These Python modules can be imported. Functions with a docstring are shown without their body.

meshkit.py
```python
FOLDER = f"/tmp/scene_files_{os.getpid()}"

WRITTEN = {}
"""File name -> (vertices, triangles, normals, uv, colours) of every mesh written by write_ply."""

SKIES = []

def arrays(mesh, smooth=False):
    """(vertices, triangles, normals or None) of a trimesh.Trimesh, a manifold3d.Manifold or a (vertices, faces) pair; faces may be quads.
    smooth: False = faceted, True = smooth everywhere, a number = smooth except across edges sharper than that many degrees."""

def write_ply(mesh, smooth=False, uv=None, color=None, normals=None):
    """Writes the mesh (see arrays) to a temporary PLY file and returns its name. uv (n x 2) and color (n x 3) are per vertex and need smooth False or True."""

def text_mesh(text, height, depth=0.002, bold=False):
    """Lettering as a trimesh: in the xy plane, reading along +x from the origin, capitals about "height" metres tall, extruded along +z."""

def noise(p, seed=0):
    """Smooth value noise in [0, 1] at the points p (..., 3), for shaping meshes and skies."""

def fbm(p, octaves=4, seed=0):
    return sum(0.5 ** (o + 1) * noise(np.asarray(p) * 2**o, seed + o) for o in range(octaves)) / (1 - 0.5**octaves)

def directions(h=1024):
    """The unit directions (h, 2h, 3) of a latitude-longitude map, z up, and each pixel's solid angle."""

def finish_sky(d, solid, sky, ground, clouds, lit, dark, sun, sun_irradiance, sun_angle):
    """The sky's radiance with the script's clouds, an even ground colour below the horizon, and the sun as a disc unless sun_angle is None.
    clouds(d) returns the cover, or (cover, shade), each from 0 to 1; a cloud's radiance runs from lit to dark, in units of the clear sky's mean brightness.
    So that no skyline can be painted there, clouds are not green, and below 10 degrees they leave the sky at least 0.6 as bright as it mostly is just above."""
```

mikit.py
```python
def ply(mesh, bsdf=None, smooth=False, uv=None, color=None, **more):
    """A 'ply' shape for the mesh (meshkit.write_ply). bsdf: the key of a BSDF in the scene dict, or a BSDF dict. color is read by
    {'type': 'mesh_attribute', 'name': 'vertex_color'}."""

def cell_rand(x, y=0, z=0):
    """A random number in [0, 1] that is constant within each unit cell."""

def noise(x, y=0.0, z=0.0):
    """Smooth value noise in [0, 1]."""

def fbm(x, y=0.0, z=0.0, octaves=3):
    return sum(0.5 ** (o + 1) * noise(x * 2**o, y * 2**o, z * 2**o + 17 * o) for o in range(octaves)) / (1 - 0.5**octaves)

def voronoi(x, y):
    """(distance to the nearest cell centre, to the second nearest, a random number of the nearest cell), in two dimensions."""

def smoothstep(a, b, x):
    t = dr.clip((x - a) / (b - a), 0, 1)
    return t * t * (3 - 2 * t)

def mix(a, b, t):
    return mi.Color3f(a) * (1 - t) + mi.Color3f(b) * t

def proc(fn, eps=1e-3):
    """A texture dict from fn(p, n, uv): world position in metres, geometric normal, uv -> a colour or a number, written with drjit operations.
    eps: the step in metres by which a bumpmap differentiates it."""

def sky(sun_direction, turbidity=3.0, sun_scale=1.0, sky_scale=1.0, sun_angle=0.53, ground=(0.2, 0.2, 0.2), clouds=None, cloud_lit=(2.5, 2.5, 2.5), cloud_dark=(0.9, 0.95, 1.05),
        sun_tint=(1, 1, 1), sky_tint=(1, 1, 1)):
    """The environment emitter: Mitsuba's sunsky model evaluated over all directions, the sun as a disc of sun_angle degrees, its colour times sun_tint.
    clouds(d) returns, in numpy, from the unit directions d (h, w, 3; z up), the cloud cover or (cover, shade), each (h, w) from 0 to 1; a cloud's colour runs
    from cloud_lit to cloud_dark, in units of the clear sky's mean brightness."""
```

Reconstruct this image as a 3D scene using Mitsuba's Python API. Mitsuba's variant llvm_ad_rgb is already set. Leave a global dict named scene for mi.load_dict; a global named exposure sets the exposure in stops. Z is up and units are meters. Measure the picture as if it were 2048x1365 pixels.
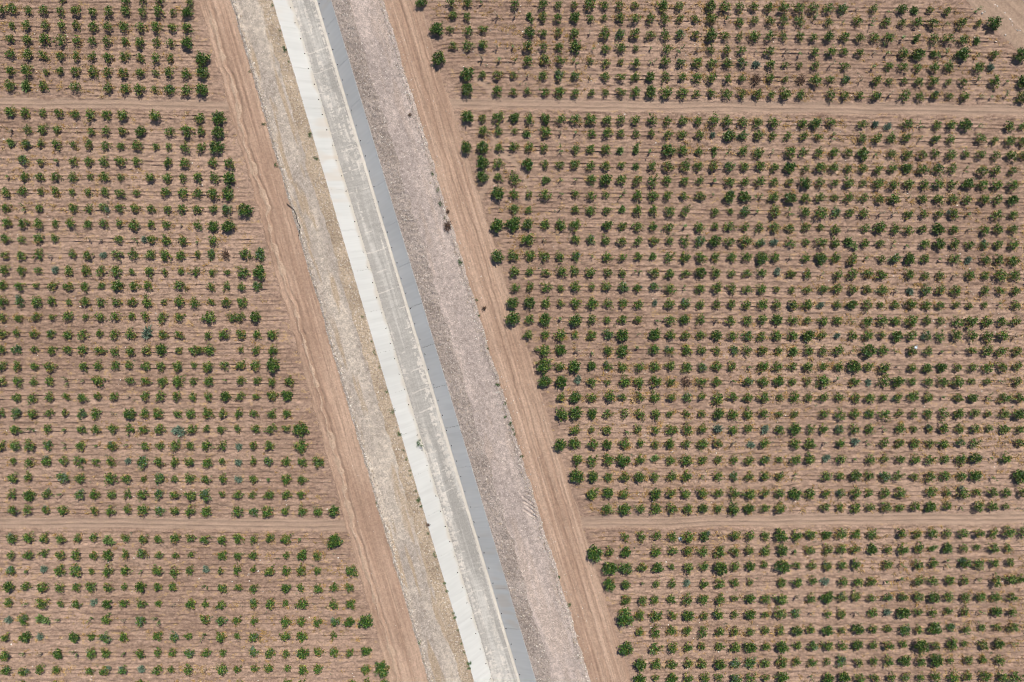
import math, random
import numpy as np, drjit as dr, mitsuba as mi, trimesh
import mikit, meshkit
from mikit import noise, fbm, voronoi, smoothstep, mix, proc

T = mi.ScalarTransform4f
scene, labels = {}, {}
# ------------------------------------------------------------------ camera, sky, exposure
H, S = 88.0, 15.5                       # camera height (m); pixels of the 2048-wide photograph per metre at ground level
scene['camera'] = dict(type='perspective', fov=2 * math.degrees(math.atan(1024 / S / H)), fov_axis='x', near_clip=0.5, far_clip=3000.0,
                       to_world=T().look_at(origin=[0, 0, H], target=[0, 0, 0], up=[0, 1, 0]))
SUN_AZ, SUN_EL = math.radians(24), math.radians(55)     # azimuth: right of the picture's up
SUN = [math.sin(SUN_AZ) * math.cos(SUN_EL), math.cos(SUN_AZ) * math.cos(SUN_EL), math.sin(SUN_EL)]
scene['sky'] = mikit.sky(SUN, turbidity=3, ground=(0.3, 0.22, 0.17), sky_scale=.65, sun_tint=(.91, 1.0, 1.10), sky_tint=(1.0, .99, .97))
labels['sky'] = dict(kind='structure', label='clear daylight sky above the fields')
exposure = 1.85
rng = np.random.default_rng(7)

def at(px, py, z=0.0):
    """The point at height z that the photograph shows at this pixel."""
    f = (H - z) / H / S
    return (px - 1024) * f, (682.5 - py) * f

# ------------------------------------------------------------------ the plants as the photograph shows them: one line per row
# block, two anchors y@x of the row, then x of each plant; s small, l L X large, t sapling, w grey weed in it, W grey weed alone, g green weed, d dead
ROWS = """
LT -3@0 1@380 122s 250 285 320 380l
LT 18@0 24@375 3l 24 55 87 120 152 185 218 250 285 317 345s 375l
LT 47@0 56@374 22s 54 90 122 151 186 216 246 282 312l 345 374l
LT 76@0 86@375 19s 54l 89 121 152 184 214 249s 280 312 342 375l
LT 107@0 118@405 20 56 86 120s 153 184 215w 247 281 311 341 405L
LT 140@0 147@405 21 54l 90s 120 150 185 215 247 280 310s 338 371 405l
LT 170@0 181@405 19 51G 85 151 216l 250 278 308s 338wl 372l 405L
LM 223@0 236@437 19 49 84s 117 149 180 212 247 312l 401l 437Lw
LM 258@0 264@436 19t 54 84 112s 181s 211 244 281l 340 375l 402 436lw
LM 286@0 295@433 18g 50w 80s 112 145s 178w 210 240s 275 310s 336s 370 401 433Lw
LM 321@0 326@458 46w 80s 112t 145 176 207 241 272 336w 370 425 458l
LM 353@0 355@459 14t 48 78 111 144 178s 208 239s 301 334 365 395 429l 459L
LM 382@0 387@455 11 44 79s 111 142s 175s 209 239 271s 330w 366 395 426l 455l
LM 415@0 419@491 10 45t 77s 145l 176s 206w 239 269 301 334 364 394 426 454lw 491Lw
LM 445@0 451@457 12 45 77 109s 141 174s 206 237s 268 301s 331 362t 395 426l 457L
LM 477@0 481@426 10w 42s 76 107s 175t 201t 237 269t 287W 302 332 365 392t 426
LM 510@0 509@520 9 42 76 101t 144 175 205W 235 266 300 330 360 394s 422w 453d 490l 520lw
LM 540@0 545@520 8 41 75s 107W 137 171 202 232 262s 298 329s 360s 390 423s 453s 485lw 520L
LM 571@0 573@514 4 39 69s 104 136 169 201s 234l 267 295 359 422 452s 483s 514w
LM 603@0 604@484 5 39w 72 102 136s 169 201 231 264 294 326s 359l 389l 421s 452 484
LM 634@0 635@512 4 35s 72 102s 135 169s 200 231 262s 291 324 358 419l 465 481 512l
LM 667@0 669@544 4 32s 67 100w 134 165 197s 228 260 291Wl 325 358 416 448 482 513 544l
LM 700@0 701@546 2 32w 66s 102 134 164l 199 228 260 292 322l 356s 388 400s 418w 481s 511 546l
LM 733@0 731@547 2 34 67 100l 166 195 230 257s 291 321 356 386s 417l 449 481 511 547L
LM 763@0 762@578 2 35 65s 99 131t 164t 196l 259 291 324 356l 386s 417 450t 481 513 544 578l
LM 794@0 792@574 32 65 98 131s 164l 194 226 256t 291 320 353 385s 416 450l 480 511s 544 574l
LM 827@0 827@573 1 31w 65 98 129s 162w 191l 225t 259l 290 316 354 380 415 445 477 507 543 573
LM 859@0 858@602 29 62t 94 127t 162 191 225 259 286 318 350Wl 383 413s 441 474s 511 542 572 602L
LM 892@0 892@603 0 30 60l 94w 127t 160 190t 224w 252t 289 319 350 380 413 445 475W 507 539 603l
LM 923@0 924@638 26s 59l 91w 127 159 191s 221 254W 285lw 317 349 380 414 443s 475W 507 537w 572 604 638l
LM 956@0 959@604 26 56w 126w 159 222l 253 285s 318w 348s 379 411 446 477W 507 537t 573 604
LM 990@0 990@602 23 57lw 92w 124t 160w 188 222 254 285 317w 349 382 412lw 443s 475 504s 538 572 602s
LM 1020@0 1024@668 26 55 90w 125 190 221 255 286 318w 350 381 412 476 507w 535 570 604 635 668L
LB 1076@0 1080@669 22w 56 88 121 154s 186s 216G 250 286 316 350 380 410 444w 476 508 539w 572 600t 669L
LB 1110@0 1111@635 21 56 86 120 152 186 216l 251 284w 317s 349s 382s 444 476 506 572s 604l 635
LB 1142@0 1142@703 21w 51t 84W 120l 152lw 181s 216 250 282t 316 348 379 412W 440s 474 506s 539 572 602 634s 703l
LB 1174@0 1176@700 17lw 50 85 119 152w 181 216 246s 281l 315 345 410t 444 476 507 572l 601s 636 668 700
LB 1207@0 1209@701 16 51t 84l 119s 151 181W 214l 247 282 315s 347t 381l 410s 442 507w 541 570s 604l 667 701
LB 1240@0 1244@732 11W 46w 82G 116t 180t 212l 249t 281w 314t 410 442w 473 508s 571 603 635 671w 699l 732L
LB 1275@0 1273@667 10 50l 79W 148l 181s 211w 246 314 348w 376s 408t 442 473s 508w 572 604l 667s
LB 1309@0 1305@732 11 46t 80t 114l 149t 182 211 248t 280 314 344s 378w 411 445s 507w 539w 572 606l 636 669 699 732l
LB 1342@0 1338@765 11w 46w 79 111 178s 209w 246w 282W 314 341s 376 409t 444 474 508s 538 574s 606 635 732 765L
LB 1372@0 1367@770 45 110 282 478s 574s 604 705 732 770
RT 5@842 21@1956 842l 904l 935 965t 1030 1086 1117s 1149s 1180l 1209 1239 1270s 1326 1359 1360t 1421l 1450 1480 1509 1538 1568 1597l 1627 1658 1686w 1715t 1748 1776t 1805l 1833g 1862s 1895 1956t
RT 30@906 48@1987 906 934s 995t 1029t 1059g 1086 1116 1150l 1182s 1209s 1240 1270 1301 1330 1361 1391s 1424l 1450t 1481 1510 1540 1568 1600l 1628t 1658 1687t 1717 1746t 1774 1806 1835 1866 1893t 1923l 1958s 1987L
RT 60@874 79@1955 874L 901s 937 966 1059l 1087s 1117 1149 1181t 1210l 1241w 1270 1301 1331 1360w 1392 1422l 1451 1480s 1509 1541 1568s 1601 1628 1658l 1690 1720 1750 1777l 1807t 1836g 1868 1896l 1927 1955g
RT 90@907 110@2042 907 936 966w 995t 1026t 1056l 1087 1119 1152l 1184t 1211s 1242 1272s 1302t 1334 1360t 1394t 1422 1454 1482 1512t 1540 1571t 1602t 1630 1662 1690s 1720 1748t 1776t 1808 1837l 1871g 1897t 1926l 1956t 1990 2042L
RT 117@877 136@1985 877L 965t 999t 1030t 1056 1090 1120 1151t 1181s 1212 1242s 1272 1305t 1332 1362w 1394 1424 1455 1485w 1512W 1542 1572s 1601s 1632l 1661t 1691 1748t 1780s 1808 1837s 1870 1898 1958 1985W
RT 148@934 165@2046 934L 965s 995 1027s 1056t 1087 1119w 1150w 1180t 1211 1242 1271 1301l 1332 1365 1395 1424 1455 1485s 1512d 1542 1573s 1603d 1632 1662 1692w 1723t 1753 1780s 1810s 1838 1868 1898s 1928 1958t 1990l 2016t 2046l
RT 181@934 194@2045 934L 995l 1027 1054 1089 1120l 1151s 1184s 1212s 1242 1272 1302l 1334l 1365 1394 1424s 1454 1485l 1515 1543s 1571l 1602 1662 1691 1721 1751w 1780t 1810 1840 1871w 1901s 1931 1962t 1986t 2016t 2045l
RM 235@936 253@2046 936L 965 996l 1029l 1058l 1091l 1122 1152l 1182 1214 1242 1272 1304 1335 1367 1396 1427l 1455 1486 1516l 1547 1606 1632l 1663 1726 1753W 1782W 1816 1843t 1875 1903 1932l 1958t 2020 2046s
RM 261@967 281@2045 967 997 1030s 1054g 1092 1122t 1152t 1184s 1214 1242s 1273 1304s 1336 1366 1399 1427W 1459l 1486w 1517 1546 1576s 1607 1638 1668t 1725 1755 1783l 1813 1842t 1873w 1902 1962 1991s 2021 2045
RM 294@932 311@2047 932L 965l 997 1027 1059l 1089 1121t 1152 1181 1212l 1240g 1274g 1305t 1337l 1366 1399s 1429g 1457t 1487 1517 1546t 1580l 1608 1638 1668 1697 1727l 1756t 1785 1815 1845 1873 1903 1933s 1962 1993 2023 2047
RM 327@965 340@2027 965L 997 1056Lw 1091 1121 1150 1181 1212 1244s 1274g 1304 1336l 1371w 1397 1427 1460w 1490 1521 1550 1580lw 1611s 1640 1668 1697s 1727 1757 1786 1815l 1846 1878w 1905 1935t 1965 1993 2027
RM 356@965 370@2026 965l 996 1029l 1091g 1121t 1152t 1184 1212l 1242 1275 1306 1335 1369 1400s 1428t 1459l 1490 1520 1549 1580 1610l 1641 1670 1698 1728s 1758 1786l 1818 1850l 1877 1906 1937l 1966 1995 2026l
RM 387@996 400@2027 996L 1028l 1059 1090l 1122t 1151 1182 1212s 1246t 1275 1306 1335 1368w 1401l 1429t 1459lw 1490l 1517t 1548 1581l 1611 1641 1671s 1698 1728 1760 1788l 1818t 1847 1877 1907 1935 1970 1995 2027l
RM 418@1029 430@2028 1029 1057s 1120t 1151 1181 1214 1247lg 1275 1307 1340 1371 1431 1462s 1491lw 1520t 1550l 1580t 1611 1642l 1672w 1700w 1728 1760t 1790t 1818 1848 1878 1908w 1937t 1996l 2028
RM 449@995 460@2028 995L 1027L 1056l 1090 1121l 1150l 1215l 1245 1276 1306w 1339 1370t 1399 1431s 1459 1491s 1519 1550 1581 1613 1643s 1672 1701t 1731 1760L 1791 1818l 1847w 1877l 1910 1938t 1970 1998 2028
RM 479@1056 490@2028 1056l 1085t 1151 1182w 1212 1244 1276 1309 1340 1370 1400w 1430l 1460 1491l 1521w 1551W 1581 1613s 1643l 1672 1701G 1731 1762 1790t 1818t 1850 1880l 1910 1941 1970w 1998 2028
RM 511@995 520@2028 995L 1027l 1061l 1090l 1120 1152w 1184t 1214 1245 1277s 1309g 1339 1371 1402 1431 1465 1494 1524l 1551 1583t 1612 1643lw 1673 1705l 1733t 1765 1791w 1820l 1851 1882t 1911 1941W 1972w 1998 2028
RM 543@1029 551@2031 1029l 1059s 1092 1124l 1150 1182 1217 1246 1276t 1309 1340w 1372 1401l 1432 1465s 1495 1524 1555W 1583 1615w 1646t 1676 1705l 1737 1763 1820l 1852 1881 1911t 1941 1972s 2001l 2031
RM 574@1030 582@2032 1030 1061 1092l 1122s 1151 1184s 1214 1247w 1275w 1309w 1340l 1370t 1401 1434l 1465 1495 1524 1555s 1585s 1616 1648 1675 1706 1735 1766 1796t 1822W 1853w 1882 1912 1943t 1972 2002 2032
RM 606@1025 611@2033 1025L 1059L 1092 1121 1152 1185w 1217 1247 1277l 1310W 1340 1372w 1402 1434 1464 1494 1526 1554l 1587w 1616l 1645W 1676s 1705l 1735 1763s 1792s 1823l 1855 1882 1915s 1941s 1972s 2002t 2033
RM 638@1025 643@2033 1025L 1059 1090l 1121t 1151l 1184 1215s 1246 1277 1310t 1341l 1370l 1402 1434t 1461 1495 1525 1556l 1587 1615s 1648 1676 1705t 1735w 1765 1792 1823l 1855 1883s 1915 1942l 1975 2005w 2033
RM 669@1057 673@2032 1057 1091 1122l 1150s 1184 1216w 1245l 1277t 1310l 1342 1372 1402 1434l 1465 1496w 1524 1554 1587 1617l 1646 1677W 1707 1736 1765 1795l 1822 1855w 1881l 1913 1946 1975l 2005 2032t
RM 701@1088 703@2035 1088l 1121l 1152t 1184t 1216 1246l 1276t 1309w 1341w 1374 1405 1435 1470w 1495 1526 1558s 1587G 1618 1647 1677 1706t 1737L 1767 1793t 1825l 1857 1885t 1916t 1945 1975 2003l 2035
RM 732@1088 735@2036 1088L 1121 1149Lw 1184l 1216w 1246 1279 1310 1342 1374w 1405w 1435 1465 1495t 1527 1556 1587 1616w 1648 1678 1708L 1738 1768w 1796t 1826 1856l 1885l 1917 1946 1976 2005 2036
RM 764@1090 763@2036 1090L 1122wl 1154W 1184 1216s 1250 1278 1311l 1342 1375d 1404 1434 1467t 1497w 1528 1558l 1587s 1617 1647l 1678t 1710 1740W 1768l 1796l 1826 1858 1887 1916l 1946s 1976s 2006t 2036
RM 794@1122 796@2038 1122 1151l 1185 1220w 1246ws 1280l 1311 1344 1375w 1405s 1436l 1466 1497 1528 1561s 1590 1618 1648 1678 1712 1740 1768 1797w 1827 1858 1887t 1918l 1947l 1978t 2010 2038
RM 828@1124 828@2038 1124L 1152L 1185l 1216 1250 1281 1312 1340s 1374s 1404s 1437l 1467 1497 1528 1560s 1590s 1648l 1680 1711 1741w 1770 1801s 1828 1858 1888 1918l 1950 1978s 2011 2038l
RM 860@1151 858@2041 1151 1184s 1215 1250t 1277 1311 1342l 1375 1406 1437Wl 1467 1497 1533W 1560w 1591l 1622 1648 1680w 1710 1740 1768t 1801 1831s 1861ws 1887 1920 1950l 1980s 2010 2041
RM 889@1120 886@2040 1120L 1150l 1187l 1215l 1250 1281s 1311 1340l 1374 1406 1436 1467t 1499W 1528 1590 1620l 1650t 1681w 1711W 1736t 1768 1800 1830 1861 1888 1921w 1951 2012t 2040
RM 921@1155 918@2041 1155l 1185l 1217l 1246L 1281l 1311g 1341 1374l 1405 1437 1469 1499 1529w 1560s 1591 1620w 1650W 1682l 1711t 1741 1771 1801 1832 1861 1892 1923 1951l 1985t 2012
RM 954@1154 952@2041 1154X 1186l 1217w 1250l 1279l 1310 1344 1374 1405t 1437l 1469w 1499l 1530 1560 1591t 1652 1681 1711l 1740 1771w 1797 1830 1861 1891 1925 1953l 1986t 2041L
RM 988@1185 985@2045 1185l 1217l 1249l 1311l 1342 1372 1405l 1437l 1469 1500l 1530 1560 1590l 1622w 1652 1683w 1712l 1740s 1770 1801 1863 1895w 1926lw 1955 1986l 2015 2045
RM 1018@1215 1013@2013 1215l 1250l 1281 1312l 1345 1376 1407l 1437 1467l 1499l 1530 1561l 1651 1680 1712 1742 1772l 1802 1831l 1862l 1896 1927t 1956l 1986 2013s
RB 1074@1251 1065@2046 1251 1283 1314 1345 1376l 1410lw 1439t 1471l 1500 1531 1562L 1594 1622 1655l 1683 1713 1745 1803 1835 1866 1895 1927l 1958 1987 2017l 2046
RB 1105@1189 1096@2017 1189X 1220l 1252l 1312 1345 1376l 1406 1440l 1471 1500 1532 1564l 1595t 1622 1657 1683 1711 1745l 1777 1806l 1838 1868g 1896lw 1928 1956s 1988 2017
RB 1137@1220 1126@2021 1220L 1252l 1285 1316l 1344s 1377 1408w 1440L 1470 1501l 1530s 1564L 1595 1625 1656w 1686 1712w 1776 1803t 1837 1868 1897t 1930lw 1958l 1990 2021
RB 1169@1220 1160@2043 1220L 1252l 1281t 1314s 1345 1375W 1409 1440 1470 1502s 1564 1595w 1627 1656W 1686 1716 1743 1773t 1805t 1837 1866 1900 1930 1958t 1992l 2023 2043
RB 1200@1252 1193@2025 1252l 1285 1310 1343 1375l 1406 1440 1470s 1501l 1532 1563lw 1594t 1622 1655Lw 1685w 1713 1743 1776w 1807w 1837 1868l 1898 1931 1961 1992 2025
RB 1232@1249 1223@2025 1249X 1280l 1312l 1345 1376l 1409 1437w 1470s 1501l 1532s 1561l 1592w 1622t 1657s 1685 1715t 1746 1775W 1806l 1838 1867 1898 1930 1961t 1995l 2025
RB 1265@1280 1256@2027 1280 1311l 1344 1375 1406 1440 1470 1500 1532 1561 1594l 1622 1655l 1685s 1716L 1747 1777s 1810lw 1838 1871L 1903w 1933 1965s 1995 2027l
RB 1296@1252 1288@2027 1252L 1311l 1345 1377 1404 1440 1471 1500l 1532 1564l 1596 1626w 1656l 1685 1716l 1747 1777 1808s 1840L 1872 1905l 1931s 1967 1998l 2027t
RB 1329@1281 1320@2000 1281L 1312 1344 1377 1405 1440l 1472w 1501w 1532 1564l 1594l 1625 1656s 1683lw 1718 1748 1777 1810l 1842 1872L 1903s 1937l 1968s 2000
RB 1359@1279 1353@2032 1279L 1312s 1345l 1377 1410 1440 1472w 1502 1532 1565l 1625t 1656l 1688l 1720 1751 1783l 1812 1842 1872 1907 1936 1971l 2005 2032l
"""
rows = []
for line in ROWS.strip().splitlines():
    w = line.split()
    (ya, xa), (yb, xb) = [tuple(map(float, q.split('@'))) for q in w[1:3]]
    b = (yb - ya) / (xb - xa)
    rows.append(dict(block=w[0], a=ya - b * xa, b=b, plants=[(float(''.join(c for c in q if c.isdigit())), ''.join(c for c in q if c.isalpha())) for q in w[3:]]))

# ------------------------------------------------------------------ the ground: strips that run along the canal, edge to edge
CB = 0.2985                                              # how far the canal runs right per pixel down
def edge(a, b, z=0.0):
    """A line of the photograph px = a + b * py at height z, as (X0, slope) with X = X0 - slope * Y."""
    return ((a + b * 682.5 - 1024) / S * (H - z) / H, b)
ZL, ZB = -0.7, -2.8                                     # canal lip, canal floor
E = dict(track_l=edge(398, .280), gravel_l=edge(461, .2905), band_l=edge(519, .2950), lip_l=edge(545, .2958, ZL), toe_l=edge(583, .2960, ZB),
         toe_r=edge(634, .2985, ZB), lip_r=edge(662, .3010, ZL), band_r=edge(697, .3020), gravel_r=edge(766, .3045), track_r=edge(836, .3128))
def ex(k, y):
    return E[k][0] - E[k][1] * y
CD = np.array([CB, -1.0]) / math.hypot(CB, 1)            # along the canal, down the picture
def sparse(lo, hi, step, far):
    mid = np.arange(lo, hi + step / 2, step)
    out = np.geomspace(1, far - hi, 14)
    return np.concatenate([(lo - out)[::-1], mid, hi + out])
YS = sparse(-52, 52, 0.08, 700)
ns = lambda p, f, seed=0: meshkit.noise(np.stack([p[..., 0] * f[0], p[..., 1] * f[1], np.zeros(p.shape[:-1])], -1), seed) - 0.5
def nfb(x, y, fx, fy, octaves=3, seed=0):
    return meshkit.fbm(np.stack([x * fx + 400, y * fy + 400, np.zeros_like(x)], -1), octaves, seed) - 0.5

# fine wandering of the strips' edges (a track's edge is not a ruled line)
def wob(k, y):
    amp = dict(track_l=.32, gravel_l=.16, band_l=.3, band_r=.45, gravel_r=.22, track_r=.25).get(k, 0.0)
    sd = sum(map(ord, k))
    q = np.stack([y * .7 + 300, np.full_like(y, sd), np.zeros_like(y)], -1)
    return amp * 2 * (meshkit.fbm(q, 4, sd) - .5)
def across(ka, kb, n):
    """Grid of points between two edges: (x, y) arrays (len(YS), n) and the place across, 0 to 1."""
    y = np.repeat(YS[:, None], n, 1)
    t = np.repeat(np.linspace(0, 1, n)[None], len(YS), 0)
    xa, xb = ex(ka, YS) + wob(ka, YS), ex(kb, YS) + wob(kb, YS)
    return xa[:, None] * (1 - t) + xb[:, None] * t, y, t
def grid_mesh(x, y, z):
    r, c = x.shape
    i = np.arange(r * c).reshape(r, c)
    q = np.stack([i[:-1, :-1], i[:-1, 1:], i[1:, 1:], i[1:, :-1]], -1).reshape(-1, 4)
    return np.stack([x, y, z], -1).reshape(-1, 3), q
def structure(key, mesh, bsdf, label, **more):
    scene[key] = mikit.ply(mesh, bsdf, smooth=True)
    labels[key] = dict(kind='structure', label=label, **more)

LANES = dict(L=[(206, 212, 0, 440, 9), (1046, 1050, 0, 690, 11)], R=[(209, 222, 1000, 2048, 10), (1046, 1036, 1150, 2048, 11)])
def lane_near(side, px, py):
    """1 inside a cross lane, falling to 0 at its sides."""
    out = 0
    for ya, yb, xa, xb, hw in LANES[side]:
        yc = ya + (yb - ya) * (px - xa) / (xb - xa)
        out = np.maximum(out, np.clip((hw + 4 - np.abs(py - yc)) / 5, 0, 1))
    return out
RA, RB_ = (1925.0, -4.0), (2052.0, 118.0)                # edge of the farm road in the upper right corner
rdx, rdy = RB_[0] - RA[0], RB_[1] - RA[1]
rl = math.hypot(rdx, rdy)
road_d = lambda px, py: ((px - RA[0]) * rdy - (py - RA[1]) * rdx) / rl / S    # metres beyond that edge, into the road

TYRES = [[(955, 160), (975, 172), (986, 190), (991, 212), (992, 250), (991, 300)], [(1003, 308), (1028, 322), (1045, 340), (1053, 362), (1052, 402)], [(958, 398), (982, 358), (1000, 325), (990, 300)]]
def tyre(px, py):
    """Metres to the nearest wheel track that a tractor left while turning."""
    out = np.full(np.shape(px), 99.0)
    for line in TYRES:
        for (xa, ya), (xb, yb) in zip(line[:-1], line[1:]):
            dx, dy = xb - xa, yb - ya
            t = np.clip(((px - xa) * dx + (py - ya) * dy) / (dx * dx + dy * dy), 0, 1)
            out = np.minimum(out, np.hypot(px - xa - t * dx, py - ya - t * dy) / S)
    return out
def field_height(x, y, side, edge_d):
    px, py = x * S + 1024, 682.5 - y * S
    rr = [r for r in rows if r['block'][0] == side]
    wavy = nfb(x, y, .22, .5, 2, 3) * .22
    d = np.full(x.shape, 99.0)
    for r in rr:
        q = (r['a'] + r['b'] * px - py) / S + wavy        # metres above (towards the picture's top) of the row line
        d = np.where(np.abs(q) < np.abs(d), q, d)
    if side == 'R': d = d + .55 * np.exp(-np.maximum(edge_d, 0) / 1.1)      # the furrows turn down where the plough left the field
    ad = np.abs(d)
    inner = np.clip((1.75 - ad) / .3, 0, 1)
    g = lambda c, w: np.exp(-((d - c) / w) ** 2)
    brk = np.clip(.85 + nfb(x, y, .5, .9, 2, 11) * .9, .3, 1.2)
    ridge = lambda c: np.where(d > c, np.exp(-((d - c) / .11) ** 2), np.exp(-((d - c) / .055) ** 2))       # little soil ridges, steep below
    z = .105 * brk * (ridge(.20) + ridge(-.30)) - .03 * brk * (g(.06, .07) + g(-.44, .07))
    z += .10 * np.exp(-((np.minimum(np.abs(d - 1.0), np.abs(d + 1.0)) + .02) / .22) ** 2) * np.clip(.7 + nfb(x, y, .3, .8, 2, 31), .2, 1.2)
    z *= inner
    rough = np.clip(.55 + ad * .6, 0, 1.1)
    z += rough * (.20 * nfb(x, y, 1.0, 2.1, 3, 5) * .5 + .24 * nfb(x, y, 2.0, 4.6, 2, 9))
    lane = lane_near(side, px, py)
    z = z * (1 - .82 * lane) - .03 * lane
    wheel = 0
    for ya, yb, xa, xb, hw in LANES[side]:
        yc = (py - (ya + (yb - ya) * (px - xa) / (xb - xa))) / S + nfb(x, y, .15, .0, 2, 77) * .5
        wheel = wheel + .07 * np.exp(-((yc - .05) / .10) ** 2) + .06 * np.exp(-((yc - .62) / .09) ** 2) + .05 * np.exp(-((yc + .55) / .09) ** 2)
    z += wheel
    fade = np.clip((edge_d - .05) / 1.6, 0, 1)
    z = z * (.25 + .75 * fade)
    if side == 'R':
        rd = road_d(px, py)
        z = np.where(rd > -.6, z * np.clip(-rd / .6, 0, 1) - .06 * np.clip((rd + .6) / .6, 0, 1), z)
    if side == 'R':
        tr = tyre(px, py)
        z = z * (1 - .9 * np.clip((.42 - tr) / .12, 0, 1)) + .085 * np.exp(-((tr - .42) / .09) ** 2) - .03 * np.clip((.4 - tr) / .1, 0, 1)
    far = np.clip((np.maximum(np.abs(x) - 76, np.abs(y) - 53)) / 4, 0, 1)
    return z * (1 - far), d

def field(side):
    n = 165 if side == 'L' else 245
    y = np.repeat(YS[:, None], n + 12, 1)
    t = np.linspace(0, 1, n)
    if side == 'L':
        e0 = ex('track_l', YS) + wob('track_l', YS)
        x = np.concatenate([np.repeat((-76 - np.geomspace(700, 2, 12))[None], len(YS), 0), -76 + (np.maximum(e0, -75)[:, None] + 76) * t[None]], 1)
        x[:, -1] = e0
        ed = e0[:, None] - x
    else:
        e0 = ex('track_r', YS) + wob('track_r', YS)
        x = np.concatenate([np.minimum(e0, 75)[:, None] + (76 - np.minimum(e0, 75))[:, None] * t[None], np.repeat((76 + np.geomspace(2, 700, 12))[None], len(YS), 0)], 1)
        x[:, 0] = e0
        ed = x - e0[:, None]
    x = np.sort(x, axis=1)
    z, d = field_height(x, y, side, ed)
    return x, y, z

FIELD = {s: field(s) for s in 'LR'}
from scipy.ndimage import map_coordinates
def ground_z(x, y):
    """Height of the finished ground sheet in the fields."""
    out = np.zeros(len(x))
    for s in 'LR':
        X, Y, Z = FIELD[s]
        for i in range(len(x)):
            r = int(np.clip(np.searchsorted(YS, y[i]), 1, len(YS) - 1))
            row = X[r]
            if row[0] <= x[i] <= row[-1]:
                out[i] = np.interp(x[i], row, Z[r])
    return out

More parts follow.
